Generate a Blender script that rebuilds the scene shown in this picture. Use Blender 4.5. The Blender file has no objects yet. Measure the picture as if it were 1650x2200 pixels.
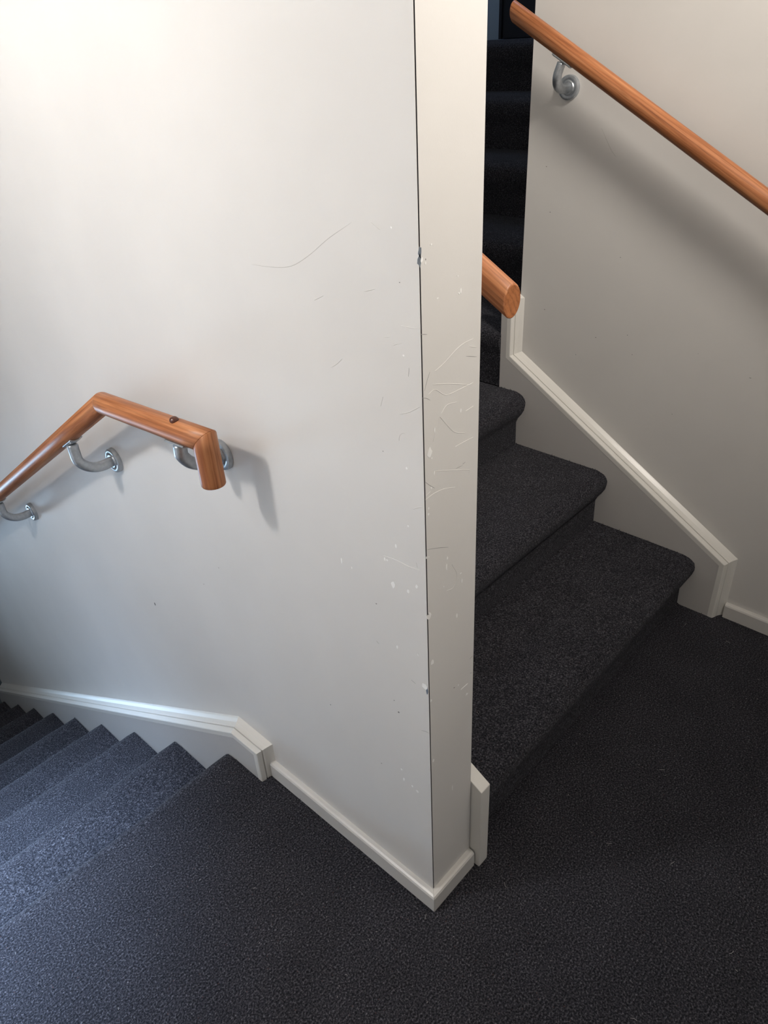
import bpy, bmesh, math, random
from mathutils import Vector, Matrix, noise
random.seed(7)
SC = bpy.context.scene
COL = SC.collection

# ------------------------------------------------------------------ camera
F_PX = 1585.44
cam_d = bpy.data.cameras.new('camera')
cam_d.sensor_fit = 'VERTICAL'
cam_d.sensor_height = 24.0
cam_d.lens = F_PX / 2200.0 * 24.0
cam_d.clip_start = 0.02
cam = bpy.data.objects.new('camera', cam_d)
COL.objects.link(cam)
CR = Vector((0.67526, -0.73598, -0.048556))
CU = Vector((0.422142, 0.331652, 0.843684))
CF = Vector((0.604831, 0.590204, -0.534639))
cm = Matrix((CR, CU, -CF)).transposed().to_4x4()
cm.translation = Vector((-0.6426, -0.5507, 1.4816))
cam.matrix_world = cm
SC.camera = cam

# ------------------------------------------------------------------ world, lights, exposure
SC.view_settings.view_transform = 'Standard'
SC.view_settings.look = 'None'
SC.view_settings.gamma = 1.0
SC.view_settings.use_curve_mapping = False
SC.view_settings.exposure = 0.0
wd = bpy.data.worlds.new('world'); SC.world = wd; wd.use_nodes = True
wd.node_tree.nodes['Background'].inputs[0].default_value = (0.6, 0.7, 0.9, 1)
wd.node_tree.nodes['Background'].inputs[1].default_value = 0.0

def lamp(name, kind, loc, energy, color, target=None, **kw):
    d = bpy.data.lights.new(name, kind); d.energy = energy; d.color = color
    for k, v in kw.items(): setattr(d, k, v)
    o = bpy.data.objects.new(name, d); COL.objects.link(o); o.location = loc
    if target is not None:
        o.rotation_euler = (Vector(target) - Vector(loc)).to_track_quat('-Z', 'Y').to_euler()
    return o
# bulkhead lamp on the outer wall of the lower flight
lamp('stair_wall_lamp', 'POINT', (-0.97, 0.74, 1.93), 34, (1.0, 0.968, 0.938), shadow_soft_size=0.05)
# shaded lamp on the back wall of the landing, thrown toward the right wall and the wall end
lamp('landing_wall_lamp', 'AREA', (0.50, -0.90, 2.35), 48, (1.0, 0.93, 0.85), (0.60, 0.03, 2.55), shape='DISK', size=0.36)
# unseen bluish daylight source added above the lower flight, beam narrowed onto the treads
lamp('lower_daylight_fill', 'AREA', (-0.90, 0.88, 2.3), 25, (0.48, 0.69, 1.0), (-0.86, 0.97, 0.0), shape='RECTANGLE', size=0.3, size_y=0.9, spread=math.radians(39))
# added blue fill shining up the lower flight to brighten nosings and cap
lamp('nosing_edge_fill', 'AREA', (-0.85, 4.35, -1.0), 4.5, (0.50, 0.74, 1.0), (-0.72, 1.0, -0.15), shape='RECTANGLE', size=0.5, size_y=0.4, spread=math.radians(50))
# faint daylight at the head of the upper flight
lamp('upper_daylight', 'AREA', (2.9, 2.3, 2.9), 5.5, (0.42, 0.62, 1.0), (2.4, 1.5, 1.2), shape='RECTANGLE', size=0.5, size_y=0.5)

# ------------------------------------------------------------------ materials
def new_mat(name):
    m = bpy.data.materials.new(name); m.use_nodes = True
    nt = m.node_tree; return m, nt, nt.nodes, nt.links, nt.nodes['Principled BSDF']

def texcoord(N): return N.new('ShaderNodeTexCoord').outputs['Object']

def ramp(N, stops, interp='LINEAR'):
    r = N.new('ShaderNodeValToRGB'); cr = r.color_ramp; cr.interpolation = interp
    while len(cr.elements) > 1: cr.elements.remove(cr.elements[-1])
    cr.elements[0].position = stops[0][0]; cr.elements[0].color = stops[0][1]
    for p, c in stops[1:]:
        e = cr.elements.new(p); e.color = c
    return r

def g4(v, a=1.0): return (v[0], v[1], v[2], a)

def paint_mat(name, base, rough, blotch=0.03, bump=0.05, spec=0.35):
    m, nt, N, L, B = new_mat(name)
    co = texcoord(N)
    n1 = N.new('ShaderNodeTexNoise'); n1.inputs['Scale'].default_value = 3.5; n1.inputs['Detail'].default_value = 5
    L.new(co, n1.inputs['Vector'])
    d = tuple(max(0, c * (1 - blotch)) for c in base); u = tuple(min(1, c * (1 + blotch * .6)) for c in base)
    r = ramp(N, [(0.35, g4(d)), (0.65, g4(u))]); L.new(n1.outputs['Fac'], r.inputs[0])
    L.new(r.outputs[0], B.inputs['Base Color'])
    B.inputs['Roughness'].default_value = rough; B.inputs['Specular IOR Level'].default_value = spec
    n2 = N.new('ShaderNodeTexNoise'); n2.inputs['Scale'].default_value = 420; n2.inputs['Detail'].default_value = 3
    n3 = N.new('ShaderNodeTexNoise'); n3.inputs['Scale'].default_value = 26; n3.inputs['Detail'].default_value = 3
    L.new(co, n2.inputs['Vector']); L.new(co, n3.inputs['Vector'])
    ad = N.new('ShaderNodeMath'); ad.operation = 'MULTIPLY_ADD'; ad.inputs[1].default_value = 0.25
    L.new(n2.outputs['Fac'], ad.inputs[0]); L.new(n3.outputs['Fac'], ad.inputs[2])
    b = N.new('ShaderNodeBump'); b.inputs['Strength'].default_value = bump; b.inputs['Distance'].default_value = 0.004
    L.new(ad.outputs[0], b.inputs['Height']); L.new(b.outputs[0], B.inputs['Normal'])
    return m

M_WALL = paint_mat('wall_paint', (0.70, 0.680, 0.652), 0.62)
M_TRIM = paint_mat('trim_gloss_paint', (0.76, 0.74, 0.695), 0.28, 0.02, 0.02, 0.5)
M_BOARD = paint_mat('stringer_paint', (0.54, 0.52, 0.50), 0.45, 0.03, 0.03, 0.35)
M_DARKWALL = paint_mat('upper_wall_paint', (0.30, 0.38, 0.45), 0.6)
M_CEIL = paint_mat('ceiling_paint', (0.78, 0.77, 0.74), 0.8)

def plain(name, col, rough=0.6, metal=0.0):
    m, nt, N, L, B = new_mat(name)
    co = texcoord(N); n = N.new('ShaderNodeTexNoise'); n.inputs['Scale'].default_value = 60
    L.new(co, n.inputs['Vector'])
    r = ramp(N, [(0.3, g4([c * .88 for c in col])), (0.7, g4(col))]); L.new(n.outputs['Fac'], r.inputs[0])
    L.new(r.outputs[0], B.inputs['Base Color'])
    B.inputs['Roughness'].default_value = rough; B.inputs['Metallic'].default_value = metal
    return m
M_CHIP = plain('bare_plaster', (0.95, 0.94, 0.92), 0.8)
M_BASE = paint_mat('skirting_paint', (0.67, 0.65, 0.62), 0.34, 0.02, 0.02, 0.45)
M_SMEAR = plain('dark_scuff', (0.20, 0.195, 0.19), 0.7)
M_FAINT = plain('faint_scuff', (0.50, 0.475, 0.44), 0.6)
M_STEEL = plain('bare_corner_bead', (0.25, 0.29, 0.34), 0.4, 0.5)
M_GROOVE = plain('cracked_joint', (0.10, 0.10, 0.11), 0.8)
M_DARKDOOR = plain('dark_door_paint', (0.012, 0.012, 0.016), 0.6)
M_SCREW = plain('brown_plug', (0.10, 0.035, 0.022), 0.25)
M_LINT = plain('lint', (0.42, 0.40, 0.38), 0.9)

def carpet_mat():
    m, nt, N, L, B = new_mat('charcoal_carpet')
    co = texcoord(N)
    # blended yarn colours
    n1 = N.new('ShaderNodeTexNoise'); n1.inputs['Scale'].default_value = 270; n1.inputs['Detail'].default_value = 3; n1.inputs['Roughness'].default_value = .7
    L.new(co, n1.inputs['Vector'])
    r1 = ramp(N, [(0.30, (0.003, 0.003, 0.005, 1)), (0.46, (0.022, 0.022, 0.027, 1)), (0.58, (0.058, 0.056, 0.066, 1)), (0.72, (0.19, 0.183, 0.20, 1))])
    L.new(n1.outputs['Fac'], r1.inputs[0])
    # reddish and pale flecks
    v = N.new('ShaderNodeTexVoronoi'); v.inputs['Scale'].default_value = 150
    L.new(co, v.inputs['Vector'])
    fl = ramp(N, [(0.0, (1, 1, 1, 1)), (0.10, (1, 1, 1, 1)), (0.2, (0, 0, 0, 1))]); L.new(v.outputs['Distance'], fl.inputs[0])
    sx = N.new('ShaderNodeSeparateColor'); L.new(v.outputs['Color'], sx.inputs[0])
    sel = N.new('ShaderNodeMath'); sel.operation = 'GREATER_THAN'; sel.inputs[1].default_value = 0.90; L.new(sx.outputs[0], sel.inputs[0])
    mu = N.new('ShaderNodeMath'); mu.operation = 'MULTIPLY'; L.new(fl.outputs[0], mu.inputs[0]); L.new(sel.outputs[0], mu.inputs[1])
    fc = ramp(N, [(0.0, (0.10, 0.055, 0.05, 1)), (0.5, (0.085, 0.085, 0.095, 1)), (0.86, (0.11, 0.10, 0.10, 1)), (0.93, (0.30, 0.28, 0.28, 1))], 'CONSTANT'); L.new(sx.outputs[1], fc.inputs[0])
    mx = N.new('ShaderNodeMix'); mx.data_type = 'RGBA'
    L.new(mu.outputs[0], mx.inputs[0]); L.new(r1.outputs[0], mx.inputs[6]); L.new(fc.outputs[0], mx.inputs[7])
    # broad tonal wear
    n2 = N.new('ShaderNodeTexNoise'); n2.inputs['Scale'].default_value = 9; n2.inputs['Detail'].default_value = 4; L.new(co, n2.inputs['Vector'])
    r2 = ramp(N, [(0.3, (0.86, 0.86, 0.86, 1)), (0.7, (1.1, 1.1, 1.1, 1))]); L.new(n2.outputs['Fac'], r2.inputs[0])
    m2 = N.new('ShaderNodeMix'); m2.data_type = 'RGBA'; m2.blend_type = 'MULTIPLY'; m2.inputs[0].default_value = 1
    L.new(mx.outputs[2], m2.inputs[6]); L.new(r2.outputs[0], m2.inputs[7])
    L.new(m2.outputs[2], B.inputs['Base Color'])
    B.inputs['Roughness'].default_value = 0.95; B.inputs['Specular IOR Level'].default_value = 0.08
    B.inputs['Sheen Weight'].default_value = 0.07; B.inputs['Sheen Roughness'].default_value = 0.35
    B.inputs['Sheen Tint'].default_value = (0.9, 0.92, 1.0, 1)
    # tufts
    v2 = N.new('ShaderNodeTexVoronoi'); v2.inputs['Scale'].default_value = 230; L.new(co, v2.inputs['Vector'])
    n3 = N.new('ShaderNodeTexNoise'); n3.inputs['Scale'].default_value = 620; n3.inputs['Detail'].default_value = 2; L.new(co, n3.inputs['Vector'])
    hm = N.new('ShaderNodeMath'); hm.operation = 'MULTIPLY_ADD'; hm.inputs[1].default_value = -0.9
    L.new(v2.outputs['Distance'], hm.inputs[0]); L.new(n3.outputs['Fac'], hm.inputs[2])
    b = N.new('ShaderNodeBump'); b.inputs['Strength'].default_value = 0.75; b.inputs['Distance'].default_value = 0.004
    L.new(hm.outputs[0], b.inputs['Height']); L.new(b.outputs[0], B.inputs['Normal'])
    return m
M_CARPET = carpet_mat()

def wood_mat(name, dark, mid, light, seedoff):
    # grain runs along the object's local Z
    m, nt, N, L, B = new_mat(name)
    co = texcoord(N)
    mp = N.new('ShaderNodeMapping'); mp.inputs['Scale'].default_value = (95, 95, 3.2); mp.inputs['Location'].default_value = (seedoff, seedoff * 2, seedoff * 3)
    L.new(co, mp.inputs['Vector'])
    n1 = N.new('ShaderNodeTexNoise'); n1.inputs['Scale'].default_value = 1.0; n1.inputs['Detail'].default_value = 6; n1.inputs['Roughness'].default_value = .6
    L.new(mp.outputs[0], n1.inputs['Vector'])
    r = ramp(N, [(0.28, g4(dark)), (0.48, g4(mid)), (0.72, g4(light))]); L.new(n1.outputs['Fac'], r.inputs[0])
    mp3 = N.new('ShaderNodeMapping'); mp3.inputs['Scale'].default_value = (34, 34, 1.6); mp3.inputs['Location'].default_value = (seedoff * 7, seedoff, 1.3); L.new(co, mp3.inputs['Vector'])
    wv = N.new('ShaderNodeTexWave'); wv.wave_type = 'RINGS'; wv.rings_direction = 'Z'; wv.inputs['Scale'].default_value = 1.1; wv.inputs['Distortion'].default_value = 5.0; wv.inputs['Detail'].default_value = 2; wv.inputs['Detail Scale'].default_value = 1.4
    L.new(mp3.outputs[0], wv.inputs['Vector'])
    rw = ramp(N, [(0.0, (0.72, 0.66, 0.60, 1)), (0.35, (1, 1, 1, 1)), (1.0, (1.06, 1.04, 1.0, 1))]); L.new(wv.outputs['Fac'], rw.inputs[0])
    m0 = N.new('ShaderNodeMix'); m0.data_type = 'RGBA'; m0.blend_type = 'MULTIPLY'; m0.inputs[0].default_value = 0.75
    L.new(r.outputs[0], m0.inputs[6]); L.new(rw.outputs[0], m0.inputs[7])
    # fine dark pores
    mp2 = N.new('ShaderNodeMapping'); mp2.inputs['Scale'].default_value = (420, 420, 14); L.new(co, mp2.inputs['Vector'])
    n2 = N.new('ShaderNodeTexNoise'); n2.inputs['Scale'].default_value = 1.0; n2.inputs['Detail'].default_value = 3; L.new(mp2.outputs[0], n2.inputs['Vector'])
    r2 = ramp(N, [(0.30, (0.62, 0.55, 0.50, 1)), (0.45, (1, 1, 1, 1))]); L.new(n2.outputs['Fac'], r2.inputs[0])
    mm = N.new('ShaderNodeMix'); mm.data_type = 'RGBA'; mm.blend_type = 'MULTIPLY'; mm.inputs[0].default_value = 0.8
    L.new(m0.outputs[2], mm.inputs[6]); L.new(r2.outputs[0], mm.inputs[7])
    L.new(mm.outputs[2], B.inputs['Base Color'])
    B.inputs['Roughness'].default_value = 0.42; B.inputs['Specular IOR Level'].default_value = 0.4
    b = N.new('ShaderNodeBump'); b.inputs['Strength'].default_value = 0.12; b.inputs['Distance'].default_value = 0.001
    L.new(n2.outputs['Fac'], b.inputs['Height']); L.new(b.outputs[0], B.inputs['Normal'])
    return m
M_WOOD = wood_mat('varnished_timber', (0.20, 0.062, 0.021), (0.385, 0.142, 0.054), (0.56, 0.25, 0.112), 0.3)
M_ENDGRAIN = wood_mat('timber_end_grain', (0.22, 0.075, 0.028), (0.36, 0.13, 0.045), (0.44, 0.17, 0.065), 2.3)

def metal_mat():
    m, nt, N, L, B = new_mat('satin_zinc')
    co = texcoord(N); n = N.new('ShaderNodeTexNoise'); n.inputs['Scale'].default_value = 160; n.inputs['Detail'].default_value = 3
    L.new(co, n.inputs['Vector'])
    r = ramp(N, [(0.3, (0.40, 0.43, 0.46, 1)), (0.7, (0.50, 0.53, 0.56, 1))]); L.new(n.outputs['Fac'], r.inputs[0])
    L.new(r.outputs[0], B.inputs['Base Color'])
    B.inputs['Metallic'].default_value = 0.75; B.inputs['Roughness'].default_value = 0.36
    return m
M_METAL = metal_mat()

# ------------------------------------------------------------------ helpers
def link_mesh(name, me, mats, parent=None, loc=None, smooth=False):
    o = bpy.data.objects.new(name, me); COL.objects.link(o)
    for m in (mats if isinstance(mats, (list, tuple)) else [mats]): me.materials.append(m)
    if smooth:
        for p in me.polygons: p.use_smooth = True
    if loc is not None: o.location = loc
    if parent is not None:
        o.parent = parent
    return o

def from_data(name, verts, faces, mats, parent=None, smooth=False, fmat=None, fix=True):
    me = bpy.data.meshes.new(name); me.from_pydata([tuple(v) for v in verts], [], faces); me.update()
    if fmat:
        for p, i in zip(me.polygons, fmat): p.material_index = i
    if fix:
        bm = bmesh.new(); bm.from_mesh(me); bmesh.ops.recalc_face_normals(bm, faces=bm.faces); bm.to_mesh(me); bm.free()
    return link_mesh(name, me, mats, parent, None, smooth)

def struct(o): o['kind'] = 'structure'; return o
def thing(name, label, cat, loc, group=None):
    o = bpy.data.objects.new(name, None); COL.objects.link(o); o.location = loc; o.empty_display_size = .1
    o['label'] = label; o['category'] = cat
    if group: o['group'] = group
    return o

def boxes(name, lst, mats, parent=None, bevel=0.0):
    V = []; Fc = []
    for (x0, x1, y0, y1, z0, z1) in lst:
        b = len(V)
        V += [(x0, y0, z0), (x1, y0, z0), (x1, y1, z0), (x0, y1, z0), (x0, y0, z1), (x1, y0, z1), (x1, y1, z1), (x0, y1, z1)]
        Fc += [tuple(b + i for i in f) for f in ((0, 3, 2, 1), (4, 5, 6, 7), (0, 1, 5, 4), (1, 2, 6, 5), (2, 3, 7, 6), (3, 0, 4, 7))]
    o = from_data(name, V, Fc, mats, parent)
    if bevel:
        md = o.modifiers.new('bevel', 'BEVEL'); md.width = bevel; md.segments = 2; md.limit_method = 'ANGLE'
    return o

def prism(name, poly, axis, a0, a1, mats, parent=None, fmat=None):
    """extrude a polygon of (p,q) along an axis: axis 'x' -> (p,q)=(y,z), 'y' -> (x,z), 'z' -> (x,y)"""
    def P(pq, a):
        p, q = pq
        return {'x': (a, p, q), 'y': (p, a, q), 'z': (p, q, a)}[axis]
    n = len(poly); V = [P(q, a0) for q in poly] + [P(q, a1) for q in poly]
    Fc = [tuple(range(n - 1, -1, -1)), tuple(range(n, 2 * n))] + [(i, (i + 1) % n, n + (i + 1) % n, n + i) for i in range(n)]
    return from_data(name, V, Fc, mats, parent, fmat=fmat)

def to_local(o, parent):
    o.matrix_parent_inverse = Matrix.Identity(4)
    o.location = Vector(o.location) - Vector(parent.location)

R_ = 0.18
W = 1.2417; T = 0.1201; SL = 0.0412; SR = 0.0383; YE = 0.6654
L_TIP0, L_GO = 0.647, 0.2977
R_TIP0, R_GO = -0.002, 0.3025
U_TIP0, U_GO = 1.192, 0.300
OUT_L = -1.10; BACK = -0.95; CEIL = 4.6; FARY = 2.5; LEFT_END = 3.0975

# ------------------------------------------------------------------ room shell
fl = prism('floor', [(OUT_L, BACK), (W, BACK), (W, 0.028), (0.0, 0.028), (0.0, 0.60), (OUT_L, 0.60)], 'z', -0.2, 0.0, M_CARPET)
struct(fl)

# divider wall between the two flights: its end carries a cracked, dark joint right at the corner
gw, gd = 0.0022, 0.004
wc = prism('wall_center', [(0, LEFT_END), (0, 0.0), (0.0008, 0.0), (0.0008, gd), (0.0008 + gw, gd), (0.0008 + gw, 0.0), (T, 0), (T, LEFT_END)], 'z', -3.2, CEIL,
           [M_WALL, M_GROOVE], fmat=[0, 0, 0, 0, 1, 1, 1, 0, 0, 0])
struct(wc)
wr = prism('wall_right', [(W, BACK), (W + .14, BACK), (W + .14, YE - .14), (3.3, YE - .14), (3.3, YE), (W, YE)], 'z', 0.0, CEIL, M_WALL)
struct(wr)
struct(boxes('wall_left', [(OUT_L - .12, OUT_L, BACK, 4.6, -3.2, CEIL)], M_WALL))
struct(boxes('wall_back', [(OUT_L - .12, W + .14, BACK - .12, BACK, -.2, CEIL)], M_WALL))
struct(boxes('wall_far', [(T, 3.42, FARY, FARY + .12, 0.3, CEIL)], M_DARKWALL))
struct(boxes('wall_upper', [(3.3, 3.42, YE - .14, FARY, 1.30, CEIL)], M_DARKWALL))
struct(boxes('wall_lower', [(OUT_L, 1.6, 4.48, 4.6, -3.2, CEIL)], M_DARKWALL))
struct(boxes('ceiling', [(OUT_L, 3.42, BACK, 4.48, CEIL, CEIL + .1)], M_CEIL))

# dark door at the head of the upper flight
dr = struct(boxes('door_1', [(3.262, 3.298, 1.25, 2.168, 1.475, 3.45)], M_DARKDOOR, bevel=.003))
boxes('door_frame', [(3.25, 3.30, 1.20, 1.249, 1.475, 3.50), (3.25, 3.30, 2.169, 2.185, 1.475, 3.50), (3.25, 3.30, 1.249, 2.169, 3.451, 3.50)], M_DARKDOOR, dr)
hb = bmesh.new(); bmesh.ops.create_uvsphere(hb, u_segments=12, v_segments=8, radius=.028, matrix=Matrix.Translation((3.21, 2.09, 2.45)))
bmesh.ops.create_cone(hb, segments=12, radius1=.012, radius2=.012, depth=.06, cap_ends=True, matrix=Matrix.Translation((3.24, 2.09, 2.45)) @ Matrix.Rotation(math.pi / 2, 4, 'Y'))
me = bpy.data.meshes.new('door_handle'); hb.to_mesh(me); hb.free(); link_mesh('door_handle', me, M_METAL, dr, smooth=True)

# ------------------------------------------------------------------ low skirting (baseboards)
def base_profile(th=0.0145, h=0.047):
    return [(0, 0), (th, 0), (th, h - .006), (th - .0022, h - .0018), (th - .006, h), (0, h)]
# left face + end face of the divider, mitred at the corner
def sweep2(name, path, prof, mat, parent=None):
    """sweep profile (outward d, z) along plan path [(x,y,(nx,ny))]; offset vectors already mitred"""
    V = []; n = len(prof)
    for (x, y, (nx, ny)) in path:
        for d, z in prof: V.append((x + nx * d, y + ny * d, z))
    Fc = []
    for i in range(len(path) - 1):
        for j in range(n):
            a = i * n + j; b = i * n + (j + 1) % n
            Fc.append((a, b, b + n, a + n))
    Fc.append(tuple(range(n))); Fc.append(tuple(range((len(path) - 1) * n, len(path) * n))[::-1])
    return from_data(name, V, Fc, mat, parent)
bl = struct(sweep2('baseboard_left', [(0, 0.492, (-1, 0)), (0, 0.0003, (-1, -1)), (0.0003, 0.0, (-1, -1))][:2], base_profile(), M_BASE))
be = struct(sweep2('baseboard_end', [(0.0004, 0.0, (-1, -1)), (T - .0015, 0, (0, -1))], base_profile(), M_BASE))
br = struct(sweep2('baseboard_right', [(W, BACK, (-1, 0)), (W, -0.0995, (-1, 0))], base_profile(), M_BASE))

# ------------------------------------------------------------------ stepped stringer boards with a moulded cap
CAP = [(0.0, 0.0, .0), (0.10, -.0012, .0), (0.30, -.0042, .0), (0.50, -.0055, .0), (0.61, -.0045, .0), (0.63, -.0105, .0), (0.67, -.0105, .0), (0.69, -.0040, .0), (0.97, -.0045, .0), (1.0, -.006, .0)]
def stringer(name, xw, xf, front, wall, bottom, mat_board=M_BOARD):
    """front / wall: matching polylines (y,z) of the cap at the board face and at the wall"""
    n = len(front)
    def norms(pl):
        out = []
        for i in range(n):
            dirs = []
            if i > 0: dirs.append((Vector(pl[i]) - Vector(pl[i - 1])).normalized())
            if i < n - 1: dirs.append((Vector(pl[i + 1]) - Vector(pl[i])).normalized())
            ns = [Vector((-d.y, d.x)) for d in dirs]
            a = sum(ns, Vector((0, 0))); a.normalize()
            out.append(a / max(.3, a.dot(ns[0])))
        return out
    nm = norms(front)
    V = []; m = len(CAP)
    for i in range(n):
        for (t, h, _) in CAP:
            q = Vector(wall[i]).lerp(Vector(front[i]), t) + nm[i] * h
            V.append((xw + (xf - xw) * t, q.x, q.y))
    Fc = []
    for i in range(n - 1):
        for j in range(m - 1):
            a = i * m + j; Fc.append((a, a + 1, a + 1 + m, a + m))
    # close under the cap (3 mm thick moulding)
    base = len(V)
    for i in range(n):
        for e in (0, m - 1):
            v = V[i * m + e]; q = Vector((v[1], v[2])) - nm[i] * .0125
            V.append((v[0], q.x, q.y))
    for i in range(n - 1):
        a = base + 2 * i
        Fc.append((a, a + 1, a + 3, a + 2))
        Fc.append((i * m, (i + 1) * m, a + 2, a)); Fc.append((i * m + m - 1, (i + 1) * m + m - 1, a + 3, a + 1))
    for i in (0, n - 1):
        a = base + 2 * i
        Fc.append(tuple(i * m + j for j in range(m)) + (a + 1, a))
    # board: front polygon extruded back to the wall, just under the cap
    fp = [tuple(Vector(front[i]) - nm[i] * .0062) for i in range(n)]
    poly = fp + bottom
    b = prism(name, poly, 'x', min(xw, xf + (0.0004 if xf < xw else -.0004)), max(xw, xf + (0.0004 if xf < xw else -.0004)), mat_board)
    struct(b)
    from_data('cap_moulding', V, Fc, M_TRIM, b)
    return b
lz = lambda y, y0, z0: z0 - (y - y0) * 0.6045
stringer('trim_1', 0.0, -SL,
         [(0.492, 0.0), (0.492, 0.1043), (0.5943, 0.1046), (3.0955, lz(3.0955, .5943, .1046))],
         [(0.4865, 0.0), (0.4865, 0.1043), (0.6144, 0.1085), (3.0955, lz(3.0955, .6144, .1085))],
         [(3.0955, lz(3.0955, .5943, .1046) - .45), (0.80, -.45), (0.6, -.1), (0.55, 0.0)])
stringer('trim_2', W, W - SR,
         [(-.083, 0.0), (-.083, .1958), (.6660, .6520), (.6660, .832), (YE + SR, .850)],
         [(-.0995, 0.0), (-.0995, .2030), (.6508, .6575), (.6508, .823), (YE + SR, .855)],
         [(YE + SR, 0.40), (.40, .20), (.02, .0)])
# plain board on the far side of the divider, its toe standing proud of the wall end
sl = 0.585
ps = prism('trim_3', [(-.025, 0.0), (-.025, .2435), (.64, .2435 + .665 * sl), (.64, .55), (.3, .19), (.02, .0)], 'x', .1222, .1510, M_TRIM)
struct(ps)
md = ps.modifiers.new('bevel', 'BEVEL'); md.width = .0015; md.segments = 2; md.limit_method = 'ANGLE'

# ------------------------------------------------------------------ carpeted steps
def fuzzy(v, amp):
    return amp * noise.noise(Vector(v) * 55.0)
def step_mesh(name, prof, width_axis, w0, w1, place, parent, nseg=46):
    """prof: closed (out, z) outline, 'out' grows toward the lower side; place(out, z, w) -> world xyz"""
    n = len(prof); V = []
    for i in range(nseg + 1):
        w = w0 + (w1 - w0) * i / nseg
        for k, (o, z) in enumerate(prof):
            p = place(o, z, w)
            if k < n - 2:
                a = fuzzy(p, .0016)
                p = place(o + a * .8, z + a * (0.9 if z > .1 else 0.2), w)
            V.append(p)
    Fc = [(i * n + j, i * n + (j + 1) % n, (i + 1) * n + (j + 1) % n, (i + 1) * n + j) for i in range(nseg) for j in range(n)]
    Fc += [tuple(range(n)), tuple(range(nseg * n, nseg * n + n))[::-1]]
    o = from_data(name, V, Fc, M_CARPET, parent)
    for p in o.data.polygons: p.use_smooth = len(p.vertices) == 4
    try: o.data.set_sharp_from_angle(angle=math.radians(50))
    except Exception: pass
    return o
# outline relative to nosing tip (out=0 at tip, negative = back into the stair), z relative to the tread below
def outline(r, depth, over=0.030):
    return [(-over + .001, 0.0005), (-over - .001, .075), (-over + .006, .092), (-.013, .107), (-.004, .124), (-.0005, .140), (0.0, .152), (-.004, .164), (-.012, .172), (-.022, .1765), (-.037, .1795), (-.06, r), (-depth * .55, r + .0004), (-depth - .0293, r), (-depth - .0293, .0005)]

mf = thing('staircase', 'short flight of three charcoal carpeted steps rising to the right of the wall end', 'stairs', (0.66, 0.0, 0.0))
for k in range(3):
    d = R_GO if k < 2 else 1.87
    o = step_mesh('step', outline(R_, d), 'x', .1525 if k < 2 else T + .004, W - SR - .001 if k < 2 else W - SR - .001,
                  (lambda kk: (lambda o, z, w: (w, R_TIP0 + kk * R_GO - o, kk * R_ + z)))(k), None)
    o.parent = mf; o.location = (-0.66, 0, 0)
    if k == 2: o.name = 'landing_step'

lf = thing('staircase', 'charcoal and blue lit carpeted flight going down beside the left wall', 'stairs', (-0.57, 0.647, 0.0))
LR = R_
def l_prof(k):
    full = outline(LR, L_GO)
    return full
for k in range(0, 11):
    d = L_GO if k else 0.0
    pr = outline(LR, L_GO) if k else [(-.029, .0015), (-.031, .075), (-.024, .092), (-.013, .107), (-.004, .124), (-.0005, .140), (0.0, .152), (-.004, .166), (-.012, .174), (-.022, .178), (-.037, .1797), (-.0465, .18), (-.0465, .0015)]
    if k == 10: pr = outline(LR, 1.3)
    w0 = -SL - .001
    o = step_mesh('step', pr, 'x', OUT_L + .001, w0,
                  (lambda kk: (lambda o, z, w: (w, L_TIP0 + kk * L_GO + o - (0 if kk < 10 else 0), -(kk + 1) * LR + z)))(k), None)
    o.parent = lf; o.location = (0.57, -0.647, 0)

uf = thing('staircase', 'dark unlit carpeted flight rising behind the right wall', 'stairs', (1.7, 1.4, 0.54))
UZ = [0.5405]
UR = [.187, .186, .186, .187, .187]
for k in range(5):
    r = UR[k]; z0 = UZ[-1]; UZ.append(z0 + r)
    d = U_GO if k < 4 else 0.815
    o = step_mesh('step', outline(r, d, .014 if k == 0 else .03), 'y', YE + SR + .001, FARY - .001,
                  (lambda kk, zz: (lambda o, z, w: (U_TIP0 + kk * U_GO - o, w, zz + z)))(k, z0), None, 30)
    o.parent = uf; o.location = (-1.7, -1.4, -0.54)

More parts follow.
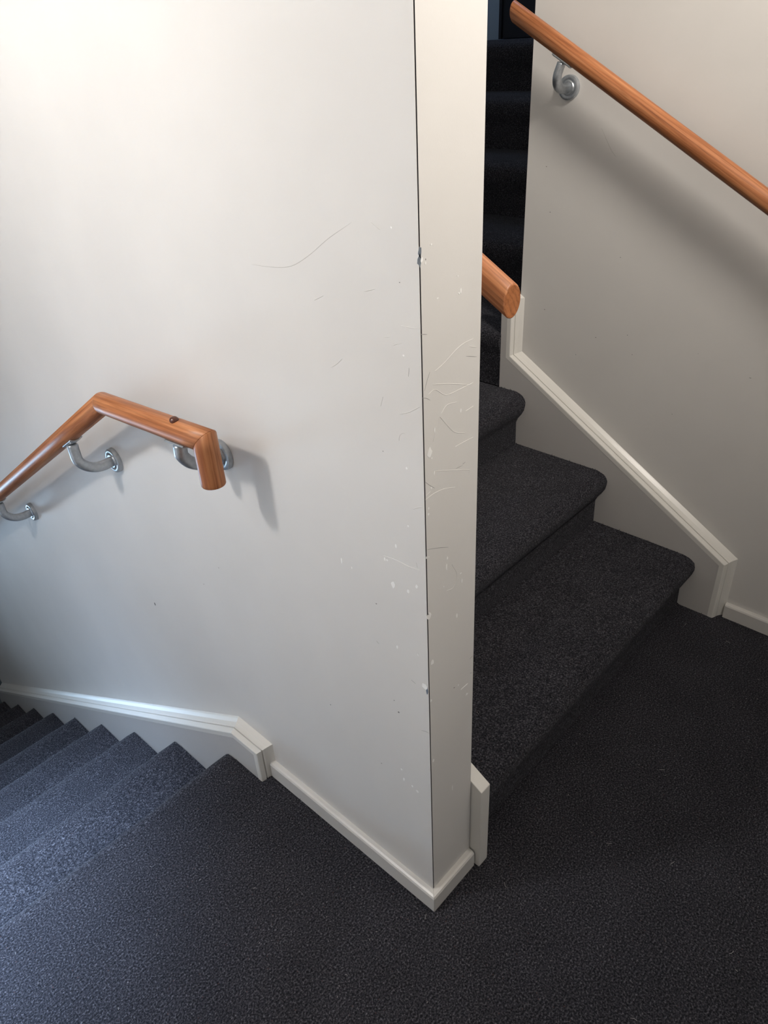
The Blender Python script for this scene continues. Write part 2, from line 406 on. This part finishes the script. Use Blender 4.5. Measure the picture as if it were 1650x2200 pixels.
# ------------------------------------------------------------------ handrails
RR = 0.0205
def frame(a, b):
    a = Vector(a); b = Vector(b); z = (b - a).normalized()
    x = z.orthogonal().normalized(); y = z.cross(x)
    m = Matrix((x, y, z)).transposed().to_4x4(); m.translation = a
    return m
def rail_section(name, a, b, na, nb, parent, chamfer_a=False, chamfer_b=False, seg=40):
    """round bar from a to b whose ends are cut by planes with normals na / nb; grain along local Z"""
    a = Vector(a); b = Vector(b); na = Vector(na); nb = Vector(nb)
    m = frame(a, b); mi = m.inverted(); d = (b - a).normalized(); ln = (b - a).length
    V = []; rings = []
    def ring(c, nrm, r, push):
        out = []
        for i in range(seg):
            t = 2 * math.pi * i / seg
            p = m.to_3x3() @ Vector((math.cos(t) * r, math.sin(t) * r, 0)) + a
            # slide p along d to the plane through c
            s = (c - p).dot(nrm) / d.dot(nrm)
            out.append(p + d * (s + push))
        return out
    seq = []
    if chamfer_a: seq.append(ring(a, na, RR - .0018, 0)); seq.append(ring(a, na, RR - .0006, .0006)); seq.append(ring(a, na, RR, .002))
    else: seq.append(ring(a, na, RR - .0011, 0)); seq.append(ring(a, na, RR, .0014))
    for f in (.12, .25, .37, .5, .62, .75, .88):
        c = a + d * ln * f; seq.append(ring(c, d, RR * (1 + .004 * math.sin(f * 23)), 0))
    if chamfer_b: seq.append(ring(b, nb, RR, -.002)); seq.append(ring(b, nb, RR - .0006, -.0006)); seq.append(ring(b, nb, RR - .0018, 0))
    else: seq.append(ring(b, nb, RR, -.0014)); seq.append(ring(b, nb, RR - .0011, 0))
    for rg in seq:
        V += [mi @ p for p in rg]
    Fc = []
    for i in range(len(seq) - 1):
        for j in range(seg):
            Fc.append((i * seg + j, i * seg + (j + 1) % seg, (i + 1) * seg + (j + 1) % seg, (i + 1) * seg + j))
    nb_side = len(Fc)
    Fc.append(tuple(range(seg))[::-1]); Fc.append(tuple(range((len(seq) - 1) * seg, len(seq) * seg)))
    o = from_data(name, V, Fc, [M_WOOD, M_ENDGRAIN], None, fmat=[0] * nb_side + [1, 1])
    for p in o.data.polygons: p.use_smooth = len(p.vertices) == 4
    o.parent = parent
    pm = Matrix.Translation(-Vector(parent.location))
    o.matrix_local = pm @ m
    return o

def tube_profile(path, half_w, half_h, plane_n, seg=12):
    """sweep a rounded-rectangle section along a planar path; half_h lies in the plane, half_w across it"""
    n = len(path); V = []; Fc = []
    for i, p in enumerate(path):
        p = Vector(p)
        t = (Vector(path[min(i + 1, n - 1)]) - Vector(path[max(i - 1, 0)])).normalized()
        s = plane_n; u = s.cross(t).normalized()
        for k in range(seg):
            a = 2 * math.pi * k / seg
            ca, sa = math.cos(a), math.sin(a)
            e = 0.6
            cx = math.copysign(abs(ca) ** e, ca); sx = math.copysign(abs(sa) ** e, sa)
            V.append(p + s * (half_w * cx) + u * (half_h * sx))
    for i in range(n - 1):
        for k in range(seg):
            Fc.append((i * seg + k, i * seg + (k + 1) % seg, (i + 1) * seg + (k + 1) % seg, (i + 1) * seg + k))
    Fc.append(tuple(range(seg))[::-1]); Fc.append(tuple(range((n - 1) * seg, n * seg)))
    return V, Fc

def catmull(pts, sub=5):
    out = []; P = [Vector(p) for p in pts]; P = [P[0] * 2 - P[1]] + P + [P[-1] * 2 - P[-2]]
    for i in range(1, len(P) - 2):
        for s in range(sub):
            t = s / sub; p0, p1, p2, p3 = P[i - 1], P[i], P[i + 1], P[i + 2]
            out.append(.5 * (2 * p1 + (p2 - p0) * t + (2 * p0 - 5 * p1 + 4 * p2 - p3) * t * t + (3 * p1 - p0 - 3 * p2 + p3) * t ** 3))
    out.append(P[-2]); return out

def bracket(parent, wall_x, side, y, z, rail_pt, rail_dir):
    """rosette on the wall at (wall_x,y,z); side = -1 projects to -x. Arm curls out and up to the saddle under the rail."""
    pl = Vector(parent.location)
    rail_pt = Vector(rail_pt); rail_dir = Vector(rail_dir).normalized()
    ros = Vector((wall_x, y, z))
    up = Vector((0, 0, 1)) - rail_dir * rail_dir.z; up.normalize()
    sad = rail_pt - up * (RR + .0035)
    o = Vector((side, 0, 0))
    to = sad - ros; h = to - o * to.dot(o)          # in-wall direction from rosette to saddle
    dist = to.dot(o); hl = h.length; hn = h.normalized()
    q = lambda d, k: ros + o * d + hn * k - pl
    path = [q(.008, .000), q(.020, -.001), q(.034, -.001), q(.052, .003), q(dist - .008, .014), q(dist + .003, .030), q(dist + .004, hl * .74), q(dist + .003, hl - .001)]
    V, Fc = tube_profile(catmull(path), .0085, .0112, o.cross(hn).normalized())
    arm = from_data('bracket', V, Fc, M_METAL, None, smooth=True); arm.parent = parent
    # rosette: domed disc with raised rim and inner boss
    prof = [(0.0285, 0.0), (0.0285, .006), (.0275, .009), (.0245, .0105), (.0205, .0105), (.0185, .0092), (.0175, .0088), (.0165, .0105), (.0150, .0118), (.0, .0118)]
    seg = 40; V = []; Fc = []
    ey = Vector((0, 1, 0)); ez = Vector((0, 0, 1))
    for r, dd in prof[:-1]:
        for k in range(seg):
            a = 2 * math.pi * k / seg
            V.append(ros + o * (dd + .0002) + ey * (r * math.cos(a)) + ez * (r * math.sin(a)) - pl)
    for i in range(len(prof) - 2):
        for k in range(seg):
            Fc.append((i * seg + k, i * seg + (k + 1) % seg, (i + 1) * seg + (k + 1) % seg, (i + 1) * seg + k))
    Fc.append(tuple(range(seg))[::-1]); Fc.append(tuple(range((len(prof) - 2) * seg, (len(prof) - 1) * seg)))
    rs = from_data('rosette', V, Fc, M_METAL, None, smooth=False); rs.parent = arm
    for p in rs.data.polygons: p.use_smooth = len(p.vertices) == 4
    try: rs.data.set_sharp_from_angle(angle=math.radians(35))
    except Exception: pass
    # saddle: short curved strap under the rail
    sd = rail_dir; cr = sd.cross(up).normalized(); V = []; Fc = []
    L2 = .028; na = 9
    for e, rad in ((-1, 0), (1, 0)):
        for rr in (RR + .0003, RR + .0040):
            for k in range(na):
                a = math.radians(-38 + 76 * k / (na - 1))
                wv = 1.0 - .0
                V.append(rail_pt + sd * (e * L2) + (-up * math.cos(a) + cr * math.sin(a)) * rr - pl)
    A = lambda e, rr, k: e * 2 * na + rr * na + k
    for k in range(na - 1):
        Fc.append((A(0, 0, k), A(0, 0, k + 1), A(1, 0, k + 1), A(1, 0, k)))
        Fc.append((A(0, 1, k), A(1, 1, k), A(1, 1, k + 1), A(0, 1, k + 1)))
        for e in (0, 1): Fc.append((A(e, 0, k), A(e, 1, k), A(e, 1, k + 1), A(e, 0, k + 1)))
    for k in (0, na - 1): Fc.append((A(0, 0, k), A(1, 0, k), A(1, 1, k), A(0, 1, k)))
    s = from_data('saddle', V, Fc, M_METAL, None); s.parent = arm
    md = s.modifiers.new('bevel', 'BEVEL'); md.width = .0008; md.segments = 1; md.limit_method = 'ANGLE'
    return arm

# left rail on the divider: sloping bar, level bar, short drop end
off = -.077
E_ = Vector((off, .7182, .9412)); C_ = Vector((off, .3897, .9641)); B_ = Vector((off, .3890, .8830))
S_ = E_ + (Vector((off, 1.5377, .4461)) - E_) * 2.9
hl = thing('handrail', 'orange timber handrail with a drop end running down the left wall', 'handrail', (0.0, 0.72, 0.93))
d1 = (E_ - S_).normalized(); d2 = (C_ - E_).normalized(); d3 = (B_ - C_).normalized()
rail_section('sloping_rail', S_, E_, d1, (d1 + d2), hl)
rail_section('level_rail', E_, C_, (d1 + d2), (d2 + d3), hl)
rail_section('drop_end', C_, B_, (d2 + d3), d3, hl, chamfer_b=True)
# joint chip: pale sliver where the mitre has opened
nrm = (d1 + d2).normalized()
def rail_at(y):
    t = (y - E_.y) / (S_.y - E_.y); return E_ + (S_ - E_) * t
bracket(hl, 0.0, -1, .4653, .883, E_ + (C_ - E_) * ((.467 - E_.y) / (C_.y - E_.y)), d2)
bracket(hl, 0.0, -1, .9029, .728, rail_at(.925), d1)
bracket(hl, 0.0, -1, 1.5718, .3291, rail_at(1.595), d1)
bracket(hl, 0.0, -1, 2.45, .3291 - .88 * .603, rail_at(2.473), d1)
# brown screw plug on top of the level rail
sb = bmesh.new(); bmesh.ops.create_uvsphere(sb, u_segments=20, v_segments=12, radius=.0078)
for v in sb.verts: v.co.z *= .8
pc = E_ + (C_ - E_) * ((.4641 - E_.y) / (C_.y - E_.y)) + Vector((-.004, 0, RR + .0005)) - Vector(hl.location)
bmesh.ops.translate(sb, verts=sb.verts, vec=pc)
me = bpy.data.meshes.new('screw_plug'); sb.to_mesh(me); sb.free()
sp = link_mesh('screw_plug', me, M_SCREW, hl, smooth=True); sp['label'] = 'dark brown screw plug'

# rail on the right wall
ox = W - .077
rs0 = Vector((ox, .6750, 1.5335)); slope = (1.5335 - 1.1573) / (.6750 - .0074)
rs1 = Vector((ox, -.86, 1.1573 - (.86 + .0074) * slope))
hr = thing('handrail', 'long orange timber handrail sloping up across the right wall', 'handrail', (W, .2, 1.27))
dr_ = (rs0 - rs1).normalized()
rail_section('sloping_rail', rs1, rs0, dr_, (0, 1, 0), hr)
def rpt(y): return rs1 + (rs0 - rs1) * ((y - rs1.y) / (rs0.y - rs1.y))
bracket(hr, W, -1, .5520, 1.3680, rpt(.520), dr_)
bracket(hr, W, -1, -.50, 1.3680 - 1.052 * slope, rpt(-.532), dr_)

# rail on the hidden side of the divider, only its cut lower end shows
mx_ = T + .077
m0 = Vector((mx_, .0040, 1.1800)); m1 = Vector((mx_, .62, 1.1800 + .616 * .583))
hm = thing('handrail', 'stubby lower end of a timber handrail poking past the wall end', 'handrail', (T, .3, 1.3))
dm = (m1 - m0).normalized()
rail_section('sloping_rail', m0, m1, (0, 1, 0), dm, hm, chamfer_a=True)
bracket(hm, T, 1, .17, 1.1800 + .17 * .583 - .085, m0 + dm * (.165 / dm.y), dm)
bracket(hm, T, 1, .55, 1.1800 + .55 * .583 - .085, m0 + dm * (.545 / dm.y), dm)

# ------------------------------------------------------------------ wear on the painted walls
CHIP_L = [(0.0392,1.3076,0.0007,0.0006),(0.0651,0.7867,0.0024,0.0037),(0.0351,0.789,0.0014,0.0023),(0.0183,0.8062,0.0014,0.0017),(0.0808,0.8278,0.001,0.0014),(0.0756,0.8283,0.001,0.0009),(0.0559,0.8627,0.001,0.0017),(0.1782,0.7798,0.0009,0.003),(0.1553,0.7769,0.0008,0.0014),(0.0302,0.9082,0.0009,0.0008),(0.0639,0.6604,0.0008,0.002),(0.0193,0.6707,0.0006,0.0015),(0.0291,1.0016,0.0009,0.0011),(0.0079,0.6087,0.0029,0.0032),(0.0694,0.3558,0.0012,0.0013),(0.0644,0.332,0.0009,0.0028),(0.0441,0.3293,0.0012,0.0014),(0.0319,0.3252,0.0015,0.0017),(0.0273,1.1598,0.0009,0.0006)]
CHIP_E = [(0.0772,1.2246,0.0007,0.002),(0.0744,1.222,0.001,0.0009),(0.0327,1.2258,0.0009,0.0007),(0.0712,1.2433,0.0007,0.0006),(0.0221,1.2892,0.0008,0.0006),(0.0118,1.2712,0.0006,0.0011),(0.079,1.0647,0.0008,0.0017),(0.024,1.0574,0.0006,0.002),(0.0132,1.0291,0.0024,0.0037),(0.0172,1.0187,0.0009,0.0006),(0.0051,1.2758,0.001,0.0017),(0.0219,0.9948,0.0009,0.0018),(0.0155,0.9741,0.001,0.0009),(0.0092,0.9449,0.001,0.0011),(0.0084,0.9357,0.001,0.001),(0.0024,0.8655,0.0007,0.001),(0.0074,0.864,0.0006,0.0006),(0.0492,0.8385,0.0009,0.0017),(0.0473,0.8233,0.0009,0.0039),(0.0852,0.7748,0.0009,0.0023),(0.0825,0.7907,0.0011,0.0006),(0.0405,0.7905,0.0008,0.0008),(0.0053,0.7567,0.0027,0.0031),(0.0729,0.7126,0.0012,0.0024),(0.0106,0.6579,0.0023,0.003),(0.0781,0.5548,0.001,0.0011),(0.0961,0.5382,0.0054,0.0007),(0.1031,0.5141,0.0017,0.0014),(0.0057,0.5764,0.0011,0.0016),(0.0087,0.4266,0.0013,0.0018),(0.0625,0.2988,0.0007,0.004)]
DARK_L = [(0.0716,1.0136,0.0009,0.0008),(0.1052,0.7285,0.0016,0.001),(0.069,0.5059,0.0022,0.0015),(0.2519,0.3984,0.0014,0.0014),(0.0781,0.5292,0.0012,0.0012),(0.9072,0.3093,0.004,0.0057),(0.0683,0.5069,0.0017,0.0018),(0.1209,0.3308,0.0013,0.0014),(0.5617,0.5861,0.0014,0.001),(0.6378,0.5061,0.0015,0.0011),(0.0297,1.2477,0.0009,0.0007)]
DARK_E = [(0.0039,0.7608,0.0011,0.0017),(0.0669,0.5582,0.0019,0.0011),(0.1038,0.5167,0.0013,0.0012),(0.0123,1.275,0.0008,0.001)]
STEEL_E = [(0.0027,1.2853,0.002,0.0035),(0.0016,1.2759,0.002,0.0038)]
STEEL_L = [(0.003,0.6034,0.0015,0.0048)]
DARK_R = [(0.6052,1.1835,0.0021,0.0012),(0.5843,1.0699,0.0018,0.0012),(0.581,0.8003,0.002,0.0014),(0.4087,0.7497,0.0015,0.0014),(0.3155,0.7747,0.0014,0.0013),(0.4662,0.6862,0.0015,0.0011),(0.2945,0.7231,0.0013,0.0013),(0.1562,0.581,0.0012,0.0014),(0.1165,0.7639,0.0009,0.0009),(0.363,0.9766,0.002,0.0011),(-0.0223,0.7301,0.0032,0.0009)]
SCR_L = [[(0.0702,1.3098),(0.0631,1.3059),(0.0568,1.3031)],[(0.0887,1.228),(0.0805,1.2307),(0.0694,1.234)],[(0.1819,1.2022),(0.1721,1.2069),(0.163,1.2113)],[(0.1603,1.1143),(0.1515,1.1197),(0.144,1.1256),(0.1377,1.1311)],[(0.0381,1.0785),(0.0217,1.0855),(0.0036,1.0977)],[(0.0411,1.0392),(0.0397,1.0465),(0.0353,1.0513),(0.0291,1.054)],[(0.0304,1.1963),(0.0172,1.1966),(0.0024,1.1979)],[(0.0454,1.1681),(0.0373,1.1721),(0.0295,1.1744)],[(0.083,0.8334),(0.0572,0.8369),(0.0324,0.8368),(0.0117,0.8396)],[(0.0173,0.8506),(0.0159,0.8422)],[(0.0213,0.9398),(0.0119,0.9461),(0.0039,0.95)],[(0.0661,1.0952),(0.0713,1.0804)],[(0.0587,1.1763),(0.0476,1.1794)]]
SCR_E = [[(0.0267,1.1376),(0.0431,1.1417),(0.0671,1.1514),(0.0842,1.1557),(0.1042,1.1561)],[(0.0122,1.1111),(0.0262,1.1126),(0.0476,1.0979),(0.0749,1.0958),(0.1058,1.0953)],[(0.0217,1.1213),(0.055,1.1108),(0.1032,1.0928)],[(0.0377,1.0758),(0.05,1.083),(0.07,1.0799)],[(0.0352,1.0717),(0.0549,1.0488),(0.0677,1.0367),(0.0887,1.0275)],[(0.0908,1.0595),(0.1067,1.0606)],[(0.0219,0.9973),(0.0574,0.9829),(0.0981,0.9655),(0.0997,0.9596)],[(0.0024,0.9616),(0.0213,0.963),(0.0433,0.9597),(0.0675,0.9511)],[(0.0039,0.9673),(0.0133,0.9698)],[(0.0201,1.0419),(0.0327,1.0709)],[(0.0678,1.0152),(0.108,1.0134)],[(0.0968,1.148),(0.1122,1.1426)],[(0.0604,0.8204),(0.0729,0.7939),(0.0636,0.7751),(0.048,0.7786)]]
LINE_L = [[(0.3065,1.232),(0.2609,1.2343),(0.2217,1.2407),(0.1853,1.2583),(0.1451,1.2838),(0.1025,1.3068)],[(0.0207,1.1337),(0.0193,1.1456)],[(0.0363,0.6045),(0.0269,0.602)],[(0.1113,0.6461),(0.1049,0.6425)],[(0.0177,0.498),(0.0092,0.5021),(0.0008,0.5036)]]
LINE_E = [[(0.0055,1.1182),(0.0104,1.129),(0.0164,1.1394)],[(0.0895,1.137),(0.1127,1.1292)],[(0.0007,1.1104),(0.0098,1.1064),(0.0166,1.1015)],[(0.0032,0.9893),(0.0135,0.9786),(0.0228,0.9707)],[(0.0028,0.8792),(0.028,0.8685),(0.0529,0.8559)],[(0.0693,0.9802),(0.0846,0.9786)],[(0.1094,0.5924),(0.1176,0.5938)],[(0.1102,0.5583),(0.1176,0.5545)],[(0.0001,1.1914),(0.0125,1.1878)],[(0.0841,0.9806),(0.0909,0.9814)]]
LINE_R = [[(0.4546,1.2792),(0.4235,1.2332),(0.406,1.2149)]]

def blob(cx, cy, a, b, rng, n=9):
    return [(cx + a * (0.6 + .55 * rng.random()) * math.cos(2 * math.pi * i / n), cy + b * (0.6 + .55 * rng.random()) * math.sin(2 * math.pi * i / n)) for i in range(n)]
def chips(name, lst, put, mat, parent, grow=1.0, th=.0003):
    rng = random.Random(len(lst) * 13 + 5); V = []; Fc = []
    for (p, q, a, b) in lst:
        pl = blob(p, q, a * grow, b * grow, rng); k = len(V); n = len(pl)
        V += [put(x, y, th) for x, y in pl] + [put(x, y, -.0003) for x, y in pl]
        Fc.append(tuple(range(k, k + n)))
        Fc += [(k + i, k + (i + 1) % n, k + n + (i + 1) % n, k + n + i) for i in range(n)]
    o = from_data(name, V, Fc, mat, parent); o['kind'] = 'stuff'; return o
def ribbons(name, lst, put, mat, parent, wd, th, ridge=False):
    V = []; Fc = []
    for pl in lst:
        pts = catmull([(x, y, 0) for x, y in pl], 6); n = len(pts); k = len(V)
        for i, p in enumerate(pts):
            t = (pts[min(i + 1, n - 1)] - pts[max(i - 1, 0)]); t = Vector((t.x, t.y)).normalized(); nn = Vector((-t.y, t.x))
            f = math.sin(math.pi * (i + .35) / (n - .3)) ** .5 if n > 2 else 1
            w = wd * max(.15, f)
            V += [put(p.x + nn.x * w, p.y + nn.y * w, -.0002), put(p.x, p.y, th), put(p.x - nn.x * w, p.y - nn.y * w, -.0002)]
        for i in range(n - 1):
            a = k + 3 * i
            Fc += [(a, a + 1, a + 4, a + 3), (a + 1, a + 2, a + 5, a + 4)]
    o = from_data(name, V, Fc, mat, parent, fix=False); o['kind'] = 'stuff'; return o
pL = lambda y, z, h: (-h, y, z)
pE = lambda x, z, h: (x, -h, z)
pR = lambda y, z, h: (W - h, y, z)
chips('paint_chips', CHIP_L, pL, M_CHIP, wc, 2.1); chips('paint_chips', CHIP_E, pE, M_CHIP, wc, 2.1)
chips('scuff_marks', DARK_L, pL, M_SMEAR, wc, .9); chips('scuff_marks', DARK_E, pE, M_SMEAR, wc, .9); chips('scuff_marks', DARK_R, pR, M_SMEAR, wr, .9)
chips('bare_corner_bead', STEEL_E, pE, M_STEEL, wc, 1.9, .0002); chips('bare_corner_bead', STEEL_L, pL, M_STEEL, wc, 1.9, .0002)
ribbons('scratches', SCR_L, pL, M_WALL, wc, .0008, .00045); ribbons('scratches', SCR_E, pE, M_WALL, wc, .0008, .00035)
ribbons('dark_scratches', LINE_L[1:], pL, M_SMEAR, wc, .0006, .0002); ribbons('dark_scratches', LINE_E, pE, M_SMEAR, wc, .0006, .0002)
ribbons('faint_scratches', LINE_L[:1], pL, M_FAINT, wc, .0008, .0002); ribbons('faint_scratches', LINE_R, pR, M_FAINT, wr, .0008, .0002)

# ------------------------------------------------------------------ loose pile along the edges and lint on the carpet
def tufts(name, lines, parent, per_m=260, seed=3, size=.0030):
    rng = random.Random(seed); V = []; Fc = []; pl = Vector(parent.location)
    for a, b_, out in lines:
        a = Vector(a); b_ = Vector(b_); out = Vector(out)
        for i in range(int((b_ - a).length * per_m)):
            p = a.lerp(b_, rng.random()) + out * (rng.random() * .0025) - pl
            h = size * (.4 + rng.random() * (1.6 if rng.random() < .12 else .7)); r = .0009 + rng.random() * .0009
            tip = p + Vector((rng.uniform(-.6, .6), rng.uniform(-.6, .6), 1)) * h
            k = len(V); a0 = rng.random() * 6
            V += [p + Vector((math.cos(a0 + t) * r, math.sin(a0 + t) * r, -.0008)) for t in (0, 2.09, 4.19)] + [tip]
            Fc += [(k, k + 1, k + 3), (k + 1, k + 2, k + 3), (k + 2, k, k + 3)]
    o = from_data(name, V, Fc, M_CARPET, None, fix=False); o.parent = parent; o['kind'] = 'stuff'
    return o
bt = .0158
tufts('carpet_tufts', [((-bt, .49, 0), (-bt, -bt, 0), (-1, 0, 0)), ((-bt, -bt, 0), (T, -bt, 0), (0, -1, 0)), ((W - bt, -.9, 0), (W - bt, -.1, 0), (-1, 0, 0)),
                       ((W - SR - .001, -.085, 0), (W - SR - .001, .028, 0), (-1, 0, 0)), ((-SL - .001, .49, 0), (-SL - .001, .60, 0), (-1, 0, 0)),
                       ((.120, -.027, 0), (.155, -.027, 0), (0, -1, 0)), ((.16, .024, 0), (W - SR, .024, 0), (0, -1, 0))], fl)
tl = []
for k in range(3):
    y0 = R_TIP0 + k * R_GO; z = (k + 1) * R_
    tl += [((W - SR - .0012, y0 + .04, z), (W - SR - .0012, y0 + R_GO + .028, z), (-1, 0, 0))]
    if k < 2: tl += [((.155, y0 + R_GO + .026, z), (W - SR, y0 + R_GO + .026, z), (0, -1, 0))]
tufts('carpet_tufts', tl, mf, 240, 5)
tl = []
for k in range(9):
    y0 = L_TIP0 + k * L_GO
    tl += [((-SL - .0015, y0 - .02, -(k + 1) * R_ + R_), (-SL - .0015, y0 - (L_GO if k else .05) * .95, -(k + 1) * R_ + R_), (-1, 0, 0))]
tufts('carpet_tufts', tl, lf, 200, 8)

def lint(name, spots, parent, seed):
    rng = random.Random(seed); V = []; Fc = []; pl = Vector(parent.location)
    for (x, y, z, ln, ang) in spots:
        bend = rng.uniform(-.5, .5); pts = []
        for i in range(5):
            t = i / 4 - .5; a = ang + bend * t
            pts.append(Vector((x + math.cos(a) * ln * t, y + math.sin(a) * ln * t, z + .0012 + .0006 * math.cos(t * 3))) - pl)
        k = len(V); w = .00035
        for p in pts:
            n = Vector((-math.sin(ang), math.cos(ang), 0))
            V += [p + n * w, p + Vector((0, 0, .0006)), p - n * w]
        for i in range(4):
            a = k + 3 * i; Fc += [(a, a + 1, a + 4, a + 3), (a + 1, a + 2, a + 5, a + 4)]
    o = from_data(name, V, Fc, M_LINT, None, fix=False); o.parent = parent; o['kind'] = 'stuff'
rng = random.Random(21)
sp = [(rng.uniform(-1.0, 1.15), rng.uniform(-.85, .0), 0, rng.choice([.002, .003, .003, .005, .012]), rng.uniform(0, 3.1)) for _ in range(120)]
sp += [(rng.uniform(-1.0, -.05), rng.uniform(0, .58), 0, rng.choice([.002, .003, .005]), rng.uniform(0, 3.1)) for _ in range(45)]
lint('lint', sp, fl, 4)
lint('lint', [(rng.uniform(.2, 1.15), R_TIP0 + k * R_GO + rng.uniform(.05, .3), (k + 1) * R_, rng.choice([.002, .003, .008]), rng.uniform(0, 3.1)) for k in (0, 0, 0, 1, 1) for _ in range(9)], mf, 6)
